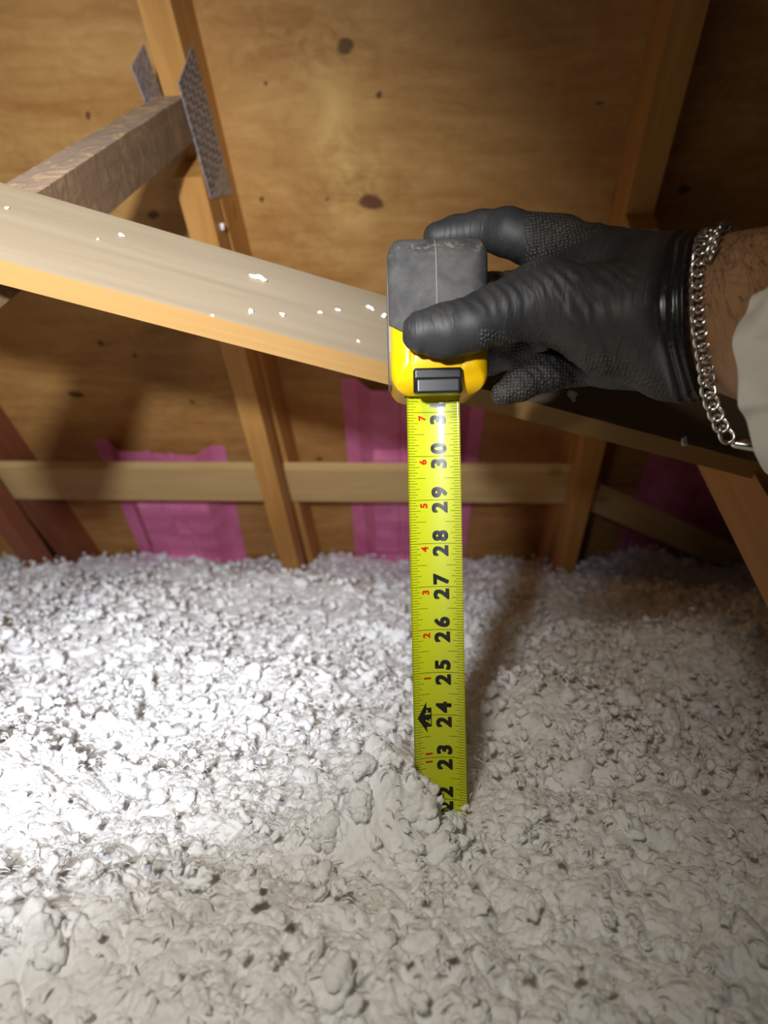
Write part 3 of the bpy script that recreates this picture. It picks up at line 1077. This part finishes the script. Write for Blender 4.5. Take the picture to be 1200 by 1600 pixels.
def f_hand(p):
    # thumb across the front of the case
    th = cone(p, c3(661, 519, .3835), c3(698, 517, .3835), .0112, .0136)
    th = smin(th, cone(p, c3(698, 517, .3835), c3(738, 508, .3835), .0136, .0138), .004)
    th = smin(th, cone(p, c3(738, 508, .3835), c3(782, 489, .386), .0138, .0150), .004)
    th = smin(th, cone(p, c3(782, 489, .386), c3(850, 470, .389), .0150, .0215), .005)
    # index finger along the top of the case
    ix = cone(p, c3(684, 369, .4455), c3(712, 365, .446), .0088, .0105)
    ix = smin(ix, cone(p, c3(712, 365, .446), c3(752, 359, .444), .0105, .0112), .003)
    ix = smin(ix, cone(p, c3(752, 359, .444), c3(795, 364, .436), .0114, .0140), .004)
    ix = smin(ix, cone(p, c3(795, 364, .436), c3(872, 388, .430), .0138, .0185), .004)
    # middle finger behind the case
    md = cone(p, c3(870, 440, .452), c3(805, 450, .480), .0150, .0105)
    md = smin(md, cone(p, c3(805, 450, .480), c3(745, 446, .502), .0105, .0098), .004)
    md = smin(md, cone(p, c3(745, 446, .502), c3(690, 450, .505), .0098, .0085), .004)
    # ring finger
    rg = cone(p, c3(868, 515, .448), c3(806, 548, .468), .0145, .0108)
    rg = smin(rg, cone(p, c3(806, 548, .468), c3(765, 561, .490), .0108, .0104), .004)
    rg = smin(rg, cone(p, c3(765, 561, .490), c3(705, 555, .505), .0104, .0088), .004)
    # little finger
    lt = cone(p, c3(905, 566, .432), c3(852, 581, .424), .0135, .0108)
    lt = smin(lt, cone(p, c3(852, 581, .424), c3(812, 602, .418), .0108, .0092), .004)
    lt = smin(lt, cone(p, c3(812, 602, .418), c3(786, 616, .414), .0092, .0066), .003)
    # palm
    pm = cone(p, c3(872, 395, .430), c3(1060, 452, .378), .0190, .0245)
    pm = smin(pm, cone(p, c3(868, 450, .440), c3(1060, 490, .378), .0190, .0290), .010)
    pm = smin(pm, cone(p, c3(872, 505, .440), c3(1060, 520, .374), .0180, .0270), .010)
    pm = smin(pm, cone(p, c3(905, 560, .434), c3(1060, 556, .378), .0150, .0200), .010)
    tn = cone(p, c3(850, 470, .391), c3(960, 500, .382), .0205, .0270)
    tn = smin(tn, cone(p, c3(960, 500, .382), c3(1060, 505, .368), .0270, .0280), .010)
    pm = smin(pm, tn, .004)
    # wrist / cuff
    cf = cone(p, c3(1058, 450, .372), c3(1115, 445, .352), .0235, .0235)
    cf = smin(cf, cone(p, c3(1058, 498, .370), c3(1118, 495, .350), .0275, .0265), .012)
    cf = smin(cf, cone(p, c3(1058, 548, .370), c3(1118, 548, .350), .0225, .0215), .012)
    pm = smin(pm, cf, .012)
    d = smin(pm, th, .006)
    d = smin(d, ix, .005); d = smin(d, md, .004); d = smin(d, rg, .004); d = smin(d, lt, .004)
    return d

AX = np.array((P(1118, 496, .347) - P(1050, 494, .378)).normalized())    # wrist axis, hand to elbow
CUT = c3(1099, 494, .356)
A3 = RT * math.cos(math.radians(40)) - FW * math.sin(math.radians(40))
A2 = RT * math.cos(math.radians(30)) - FW * math.sin(math.radians(30))
A2 = A2 / np.linalg.norm(A2)
def f_glove(p):
    d = f_hand(p)
    t = (p - CUT) @ A3
    # the glove surface folds and wrinkles
    lat = (p - CAM) @ RT; fz = (p - CAM) @ UP; fy = (p - CAM) @ FW
    n1 = vnoise(p * 55, 5)
    w = np.sin((lat * 0.95 + fz * 0.35 + 0.0035 * n1) * 2 * np.pi / 0.0062 + 2.5 * vnoise(p * 130, 6))
    mask = np.clip(vnoise(p * 38 + 4, 8) * 1.6 + 0.15, 0, 1)
    amp = 0.00042
    d = d - amp * mask * np.sign(w) * np.abs(w) ** 1.5
    d = d - 0.0007 * vnoise(p * 75, 9)
    # cuff folds, running round the wrist
    tt = t + 0.0028 * vnoise(p * 45, 12)
    ring = np.exp(-((tt + 0.0015) / 0.0011) ** 2) * 0.0012 + np.exp(-((tt + 0.0065) / 0.0018) ** 2) * 0.0011 \
        + np.exp(-((tt + 0.0125) / 0.0022) ** 2) * 0.0009
    ring -= np.exp(-((tt + 0.0038) / 0.0010) ** 2) * 0.0006 + np.exp(-((tt + 0.0095) / 0.0012) ** 2) * 0.0007
    d = d - ring
    # diagonal folds across the back of the wrist
    u = lat * 0.8 + fz * 0.75
    fold = np.sin(u * 2 * np.pi / 0.021 + 2.2 * vnoise(p * 25, 15))
    reg = np.clip((lat - 0.115) / 0.02, 0, 1) * np.clip((-t - 0.010) / 0.01, 0, 1)
    d = d - 0.0009 * reg * np.maximum(fold, -0.2)
    # open end
    d = np.maximum(d, t)
    # hollow the rim
    return d
lo = [1e9] * 3; hi = [-1e9] * 3
for q in [(640, 320, .35), (640, 660, .53), (1160, 320, .52), (1160, 660, .33), (640, 320, .53), (1160, 660, .52)]:
    v = P(*q)
    for i in range(3): lo[i] = min(lo[i], v[i]); hi[i] = max(hi[i], v[i])
V, F = surface_nets(f_glove, lo, hi, 0.00095)

def glove_mat():
    m, t, b = nt('black_nitrile')
    v = coords(t)
    at = N(t, 'ShaderNodeAttribute'); at.attribute_name = 'grip'
    grip = at.outputs['Fac']
    vo = N(t, 'ShaderNodeTexVoronoi'); vo.inputs['Scale'].default_value = 520
    vo.inputs['Randomness'].default_value = 0.25
    t.links.new(v, vo.inputs['Vector'])
    cells = ramp(t, vo.outputs['Distance'], [(0.15, 1.0), (0.55, 0.0)])
    dn = noise(t, v, 45, 5, 0.65, 0.5)
    fine = noise(t, v, 900, 3, 0.7)
    dust = math_n(t, 'MULTIPLY', ramp(t, dn, [(0.38, 0.0), (0.72, 1.0)]), ramp(t, fine, [(0.35, 0.1), (0.7, 1.0)]))
    dustg = math_n(t, 'MULTIPLY', math_n(t, 'MULTIPLY', cells, grip), 0.9)
    c = mixc(t, math_n(t, 'MULTIPLY', dust, 0.40), (0.024, 0.0245, 0.026, 1), srgb(104, 98, 90))
    c = mixc(t, math_n(t, 'MULTIPLY', dustg, dn), c, srgb(128, 118, 104))
    cu = N(t, 'ShaderNodeAttribute'); cu.attribute_name = 'cuff'
    c = mixc(t, cu.outputs['Fac'], c, (0.012, 0.013, 0.016, 1))
    t.links.new(c, b.inputs['Base Color'])
    r = math_n(t, 'SUBTRACT', 0.56, math_n(t, 'MULTIPLY', cu.outputs['Fac'], 0.26))
    t.links.new(r, b.inputs['Roughness'])
    wv = N(t, 'ShaderNodeTexWave')
    wv.inputs['Scale'].default_value = 70; wv.inputs['Distortion'].default_value = 9
    wv.inputs['Detail'].default_value = 3; wv.inputs['Detail Scale'].default_value = 0.6
    t.links.new(v, wv.inputs['Vector'])
    wr = math_n(t, 'MULTIPLY', ramp(t, wv.outputs['Fac'], [(0.0, 1.0), (0.16, 0.0)]), ramp(t, noise(t, v, 60, 2), [(0.45, 0.0), (0.6, 1.0)]))
    n0 = bump(t, b, wr, 0.35, 0.0006)
    h = math_n(t, 'MULTIPLY', cells, grip)
    bump(t, b, h, 0.9, 0.0007, n0)
    return m
M_GLOVE = glove_mat()
glove = np_mesh('glove', V, F, M_GLOVE, person)
glove['label'] = 'dusty black rubber glove with ribbed grip texture and rolled cuff'
# where the moulded grip pattern lies: fingers' palm side, index side, heel of the hand
cam_rel = V - CAM
dd = cam_rel @ FW
PX = 600 + FPX * (cam_rel @ RT) / dd
PY = 800 - FPX * (cam_rel @ UP) / dd
def line_d(x0, y0, x1, y1):   # signed distance to a line across the back of the hand (positive above)
    return ((PX - x0) * (y1 - y0) - (PY - y0) * (x1 - x0)) / math.hypot(x1 - x0, y1 - y0)
up_reg = np.clip(line_d(800, 440, 900, 385) / 8, 0, 1) * np.clip((PX - 815) / 20, 0, 1) * np.clip((435 - PY) / 15, 0, 1)
low_reg = np.clip((PY - (525 + (PX - 830) * 0.22)) / 10, 0, 1) * np.clip((PX - 745) / 10, 0, 1)
back = np.clip((dd - 0.452) / 0.006, 0, 1)
thumb_edge = (np.abs((dd - 0.3915)) < 0.012) * (PX < 800) * (dd > 0.386) * 1.0
gr = np.clip(up_reg + low_reg + back + thumb_edge, 0, 1)
tt = (V - CUT) @ A3
cuffm = np.clip((tt + 0.020) / 0.008, 0, 1)
gr *= (1 - cuffm)
for nm, arr in (('grip', gr), ('cuff', cuffm)):
    a = glove.data.attributes.new(nm, 'FLOAT', 'POINT')
    a.data.foreach_set('value', arr.astype(np.float32))

# forearm ----------------------------------------------------------
def skin_mat():
    m, t, b = nt('skin')
    v = coords(t)
    n = noise(t, v, 30, 4, 0.6)
    c = mixc(t, ramp(t, n, [(0.35, 0.0), (0.7, 1.0)]), srgb(186, 142, 104), srgb(164, 118, 84))
    t.links.new(c, b.inputs['Base Color'])
    b.inputs['Roughness'].default_value = 0.5
    b.inputs['Subsurface Weight'].default_value = 0.12
    b.inputs['Subsurface Radius'].default_value = (0.01, 0.004, 0.002)
    bump(t, b, noise(t, v, 700, 3, 0.7), 0.25, 0.0004)
    return m
M_SKIN = skin_mat()
# rings: (px, py, d, half height m, half depth m)
ARM = [(1040, 492, .382, .026, .020), (1075, 492, .366, .0325, .0235), (1100, 492, .356, .0350, .0250), (1130, 493, .344, .0368, .0265),
       (1170, 497, .328, .0385, .0285), (1215, 502, .312, .0395, .0310), (1290, 512, .290, .0410, .034), (1420, 535, .262, .0430, .037), (1640, 570, .235, .046, .041)]
def arm_point(i, a, grow=0.0):
    px, py, d, hv, hd = ARM[i]
    c = np.array(P(px, py, d))
    nd = np.cross(UP, A2)      # horizontal, square to the arm
    nd = nd / np.linalg.norm(nd)
    return c + UP * (hv + grow) * math.sin(a) * (1 - 0.0 * math.cos(a)) + nd * (hd + grow) * math.cos(a)
def loft(rings, closed=True, cap=True):
    V = []; F = []
    n = len(rings[0])
    for r in rings: V += [tuple(q) for q in r]
    for i in range(len(rings) - 1):
        for k in range(n):
            F.append((i * n + k, i * n + (k + 1) % n, (i + 1) * n + (k + 1) % n, (i + 1) * n + k))
    return V, F
from itertools import product
fine = []
K = 48
def arm_at(s):
    """interpolated ring at parameter s over the ARM list"""
    i = min(int(s), len(ARM) - 2); f = s - i
    p0 = ARM[max(i - 1, 0)]; p1 = ARM[i]; p2 = ARM[i + 1]; p3 = ARM[min(i + 2, len(ARM) - 1)]
    q = [0.5 * (2 * b_ + (c - a) * f + (2 * a - 5 * b_ + 4 * c - e) * f * f + (3 * b_ - a - 3 * c + e) * f ** 3) for a, b_, c, e in zip(p0, p1, p2, p3)]
    return q
ND = np.cross(UP, A2); ND /= np.linalg.norm(ND)
if ND @ FW > 0: ND = -ND       # ND points to the camera
def arm_pt(s, a, grow=0.0):
    px, py, d, hv, hd = arm_at(s)
    c = np.array(P(px, py, d))
    return c + UP * (hv + grow) * math.sin(a) + ND * (hd + grow) * math.cos(a)
for s in np.linspace(0, len(ARM) - 1.001, 40):
    fine.append([arm_pt(s, 2 * math.pi * k / K) for k in range(K)])
V, F = loft(fine)
bm = bmesh.new()
vs = [bm.verts.new(v) for v in V]
for f in F: bm.faces.new([vs[i] for i in f])
bm.faces.new(vs[:K][::-1]); bm.faces.new(vs[-K:])
bmesh.ops.recalc_face_normals(bm, faces=bm.faces)
me = bpy.data.meshes.new('forearm'); bm.to_mesh(me); bm.free()
forearm = link_mesh('forearm', me, M_SKIN, person, smooth=True)
forearm['label'] = 'bare hairy wrist and forearm'

# hairs
def tube(path, r0, r1, V, F, k=4):
    path = [np.array(p, float) for p in path]
    base = len(V); n = len(path)
    for i, p in enumerate(path):
        t = path[min(i + 1, n - 1)] - path[max(i - 1, 0)]
        t = t / (np.linalg.norm(t) + 1e-12)
        a = np.cross(t, (0.3, 0.5, 0.81)); a /= np.linalg.norm(a); b_ = np.cross(t, a)
        r = r0 + (r1 - r0) * i / (n - 1)
        for j in range(k):
            an = 2 * math.pi * j / k
            V.append(p + (a * math.cos(an) + b_ * math.sin(an)) * r)
    for i in range(n - 1):
        for j in range(k):
            F.append((base + i * k + j, base + i * k + (j + 1) % k, base + (i + 1) * k + (j + 1) % k, base + (i + 1) * k + j))
HV, HF = [], []
for _ in range(380):
    s = random.uniform(2.35, 5.6)
    a = random.gauss(0.75, 0.5) if random.random() < 0.75 else random.uniform(-0.6, 1.6)
    path = []
    L = random.uniform(0.006, 0.013)
    curl = random.uniform(-260, 260); ang = random.uniform(-0.6, 0.6) - 0.7
    da = 0; ds = 0
    for k in range(7):
        path.append(arm_pt(min(s + ds, 7.9), a + da, 0.00005 + 0.0010 * (k / 6) ** 0.7))
        ang += curl * L / 6
        ds += math.cos(ang) * L / 6 / 0.021; da += math.sin(ang) * L / 6 / 0.033
    tube(path, 0.000065, 0.00003, HV, HF, 3)
M_HAIR = simple('dark_hair', (0.03, 0.018, 0.01), 0.5)
hair = np_mesh('arm_hair', np.array(HV), HF, M_HAIR, person)
hair['kind'] = 'stuff'

# sleeve -----------------------------------------------------------
def sleeve():
    # the mouth ring: near side pulled to the left, far side to the right
    ctr = [(1206, 582, .325), (1240, 590, .315), (1300, 604, .300), (1390, 620, .280), (1520, 640, .255), (1700, 660, .235)]
    hv = [.0450, .0510, .056, .059, .062, .066]
    hd = [.042, .045, .046, .049, .052, .056]
    rings = []
    n = 150; m = 90
    C = np.array([P(*q) for q in ctr])
    for i in range(m):
        s = i / (m - 1) * (len(ctr) - 1)
        j = min(int(s), len(ctr) - 2); f = s - j
        c = C[j] * (1 - f) + C[j + 1] * f
        a_ = hv[j] * (1 - f) + hv[j + 1] * f; b_ = hd[j] * (1 - f) + hd[j + 1] * f
        r = []
        for k in range(n):
            an = 2 * math.pi * k / n
            p = c + UP * a_ * math.sin(an) + ND * b_ * math.cos(an)
            # slanted mouth
            lip = max(0, 1 - s / 2.0)
            p = p - A2 * lip * (0.012 * math.cos(an - 0.2)) + A2 * lip * 0.016 * max(0, math.sin(an)) ** 2
            r.append(p)
        rings.append(r)
    V, F = loft(rings)
    V = np.array(V)
    out = V - np.repeat(np.array([np.mean(r, axis=0) for r in rings]), n, axis=0)
    out /= np.linalg.norm(out, axis=1)[:, None]
    def ridge(q, sd): return 1 - np.abs(vnoise(q, sd)) * 2
    disp = 0.0026 * ridge(V * 42, 21) + 0.0014 * ridge(V * 95, 22) + 0.004 * vnoise(V * 16, 23)
    V = V + out * disp[:, None]
    o = np_mesh('sleeve', V, F, M_SLEEVE, person)
    sd = o.modifiers.new('thickness', 'SOLIDIFY'); sd.thickness = 0.0006
    ss = o.modifiers.new('smooth', 'SUBSURF'); ss.levels = 1; ss.render_levels = 1
    o['label'] = 'crumpled white disposable coverall sleeve'
M_SLEEVE = noisy('white_coverall', srgb(246, 242, 234), srgb(236, 230, 220), 20, 0.6, bs=0.35, bd=0.0008, bscale=160)
sleeve()

# ------------------------------------------------------------------ bracelet
def bracelet():
    b = thing('bracelet', 'loose silver curb chain bracelet hanging from the wrist beside the glove cuff', 'bracelet', P(1105, 560, .335))
    # centre line of the chain: front drape over the wrist then hanging loop
    front = []
    for s, a in [(2.95, 2.2), (2.85, 1.95), (2.75, 1.7), (2.55, 1.40), (2.35, 1.12), (2.2, 0.82), (2.12, 0.5), (2.08, 0.2), (2.12, -0.1), (2.2, -0.4), (2.36, -0.75)]:
        front.append(arm_pt(s, a, 0.0028))
    hang = [np.array(P(*q)) for q in [(1107, 612, .338), (1114, 634, .338), (1123, 657, .338), (1134, 678, .338), (1147, 692, .338)]]
    path = front + hang
    # resample
    def resample(path, step):
        p = np.array(path)
        # catmull-rom
        q = []
        for i in range(len(p) - 1):
            a, b_, c, d = p[max(i - 1, 0)], p[i], p[i + 1], p[min(i + 2, len(p) - 1)]
            for f in np.linspace(0, 1, 20, endpoint=False):
                q.append(0.5 * (2 * b_ + (c - a) * f + (2 * a - 5 * b_ + 4 * c - d) * f * f + (3 * b_ - a - 3 * c + d) * f ** 3))
        q = np.array(q + [p[-1]])
        L = np.concatenate([[0], np.cumsum(np.linalg.norm(np.diff(q, axis=0), axis=1))])
        n = int(L[-1] / step)
        t = np.arange(n + 1) * step
        return np.stack([np.interp(t, L, q[:, i]) for i in range(3)], 1)
    # one link: oval ring of round wire, twisted like curb chain
    def link_mesh_data():
        V, F = [], []
        n = 22; k = 8
        for i in range(n):
            u = 2 * math.pi * i / n
            c = np.array((0.0042 * math.cos(u), 0.0031 * math.sin(u), 0.0009 * math.sin(2 * u)))
            t = np.array((-0.0042 * math.sin(u), 0.0031 * math.cos(u), 0.0018 * math.cos(2 * u))); t /= np.linalg.norm(t)
            a = np.array((0, 0, 1.0)); a = a - t * (a @ t); a /= np.linalg.norm(a); bb = np.cross(t, a)
            for j in range(k):
                an = 2 * math.pi * j / k
                V.append(c + (a * math.cos(an) + bb * math.sin(an)) * 0.0009)
        for i in range(n):
            for j in range(k):
                F.append((i * k + j, ((i + 1) % n) * k + j, ((i + 1) % n) * k + (j + 1) % k, i * k + (j + 1) % k))
        return V, F
    M_SILVER = simple('silver', (0.78, 0.77, 0.75), 0.2, 1.0)
    V, F = link_mesh_data()
    def place(pts, normals_from, flip):
        for i, p in enumerate(pts):
            t = pts[min(i + 1, len(pts) - 1)] - pts[max(i - 1, 0)]; t /= np.linalg.norm(t)
            nrm = normals_from(p)
            nrm = nrm - t * (nrm @ t); nrm /= np.linalg.norm(nrm)
            s = np.cross(nrm, t)
            tw = math.radians(flip)
            n2 = nrm * math.cos(tw) + s * math.sin(tw); s2 = np.cross(n2, t)
            M = Matrix((t, s2, n2)).transposed().to_4x4(); M.translation = Vector(p)
            if not place.first:
                o = np_mesh('chain_link', np.array(V), F, M_SILVER)
                place.first = o
            else:
                o = place.first.copy(); COL.objects.link(o)
                o.parent = None
            o.matrix_parent_inverse = Matrix.Identity(4)
            o.matrix_basis = M
            attach(o, b)
    place.first = None
    pts = resample(path, 0.0056)
    axis_p = lambda p: (p - np.array(P(1120, 495, .348)))
    def nf(p):
        q = p - np.array(P(1120, 495, .348)); q = q - A2 * (q @ A2) * 0.7
        return q if p[2] > P(1107, 608, .338)[2] else (ND + 0.2 * UP)
    place(pts, nf, 26)
    # second pass of the chain behind the first, near the top of the wrist
    back = [arm_pt(s, a, 0.0030) for s, a in [(2.75, 0.62), (2.85, 0.9), (3.0, 1.2), (3.05, 1.5), (3.3, 1.8), (3.6, 2.1)]]
    place(resample(back, 0.0056), nf, 40)
    # clasp bar
    a = np.array(P(1149, 694, .338)); c = np.array(P(1195, 700, .333))
    def f(p):
        d = cone(p, a, c, 0.0019, 0.0026)
        e = cone(p, a + (c - a) * 0.1, a + (c - a) * 0.35 + UP * 0.0022, 0.0012, 0.0010)
        return smin(d, e, 0.001)
    lo = np.minimum(a, c) - 0.006; hi = np.maximum(a, c) + 0.006
    V2, F2 = surface_nets(f, lo, hi, 0.0005)
    np_mesh('clasp', V2, F2, M_SILVER, b)
bracelet()

# ------------------------------------------------------------------ loose tufts lying on the brace
def fleck(pos, nrm, sx, sy, rot, label, seed, cat='insulation tuft', group='insulation flecks on the wood'):
    r_ = np.random.default_rng(seed)
    bm = bmesh.new(); bmesh.ops.create_icosphere(bm, subdivisions=3, radius=1)
    v = np.array([q.co[:] for q in bm.verts]); f = np.array([[q.index for q in c.verts] for c in bm.faces]); bm.free()
    c = r_.normal(size=(9, 3)); c /= np.linalg.norm(c, axis=1)[:, None]; c *= 0.6
    rad = np.full(len(v), 0.5)
    for k in range(9):
        q = v @ c[k]; ds = 0.16 - (c[k] @ c[k] - q * q)
        rad = np.maximum(rad, np.where(ds > 0, q + np.sqrt(np.maximum(ds, 0)), 0))
    v = v * rad[:, None] * np.array([sx, sy, min(sx, sy) * 0.8])
    o = np_mesh('insulation_tuft', v, f, M_FLUFF)
    z = Vector(nrm).normalized(); x = (br_x - z * br_x.dot(z)).normalized(); y = z.cross(x)
    M = Matrix((x, y, z)).transposed().to_4x4() @ Matrix.Rotation(rot, 4, 'Z')
    M.translation = Vector(pos) + z * min(sx, sy) * 0.5
    o.matrix_basis = M
    tag(o, label, cat, group)
    return o
FL = [(403, 436, .0085, .0035, -0.1, 'largest white insulation tuft lying on the diagonal brace near its upper edge'),
      (392, 489, .0022, .0040, 0.2, 'small upright white tuft on the brace below the largest tuft'),
      (441, 493, .0034, .0018, -0.1, 'flat white tuft on the brace, right of the small upright tuft'),
      (500, 489, .0028, .0016, 0.3, 'left one of two white flecks close together mid brace'),
      (528, 485, .0032, .0014, 0.1, 'right one of two white flecks close together mid brace'),
      (578, 482, .0050, .0022, -0.4, 'elongated white tuft on the brace upper edge beside the tape case'),
      (600, 496, .0030, .0036, 0.3, 'round white tuft on the brace touching the tape case edge'),
      (560, 534, .0022, .0016, 0.1, 'white speck on the brace left of the yellow case front'),
      (190, 369, .0030, .0018, -0.4, 'white fleck on the brace below the end of the rough web'),
      (153, 375, .0016, .0014, 0.1, 'tiny white speck on the brace below the rough web'),
      (11, 326, .0020, .0016, 0.1, 'white speck on the brace at the left edge of the photo'),
      (332, 494, .0018, .0012, 0.1, 'white speck on the lower edge of the brace top, left part')]
for i, (px, py, sx, sy, rot, lab) in enumerate(FL):
    fleck(on_brace(px, py), br_n, sx * 0.85, sy * 0.85, rot, lab, i)
# flecks in the shaded right part of the brace and on the truss timbers
fleck(on_brace(893, 622), br_n, .0045, .0060, 0.3, 'white tuft on the shaded brace under the little finger', 31)
fleck(P(1068, 690, .575), (0, -1, 0.2), .0026, .0060, 0.1, 'white tuft stuck on the brace edge left of the hanging chain', 32)
fleck(Vector((-0.2985, 1.005, CAM_Z + 0.398)), (1, 0, 0), .0045, .0070, 1.2, 'white tuft stuck on the left truss below the nail plate', 33)
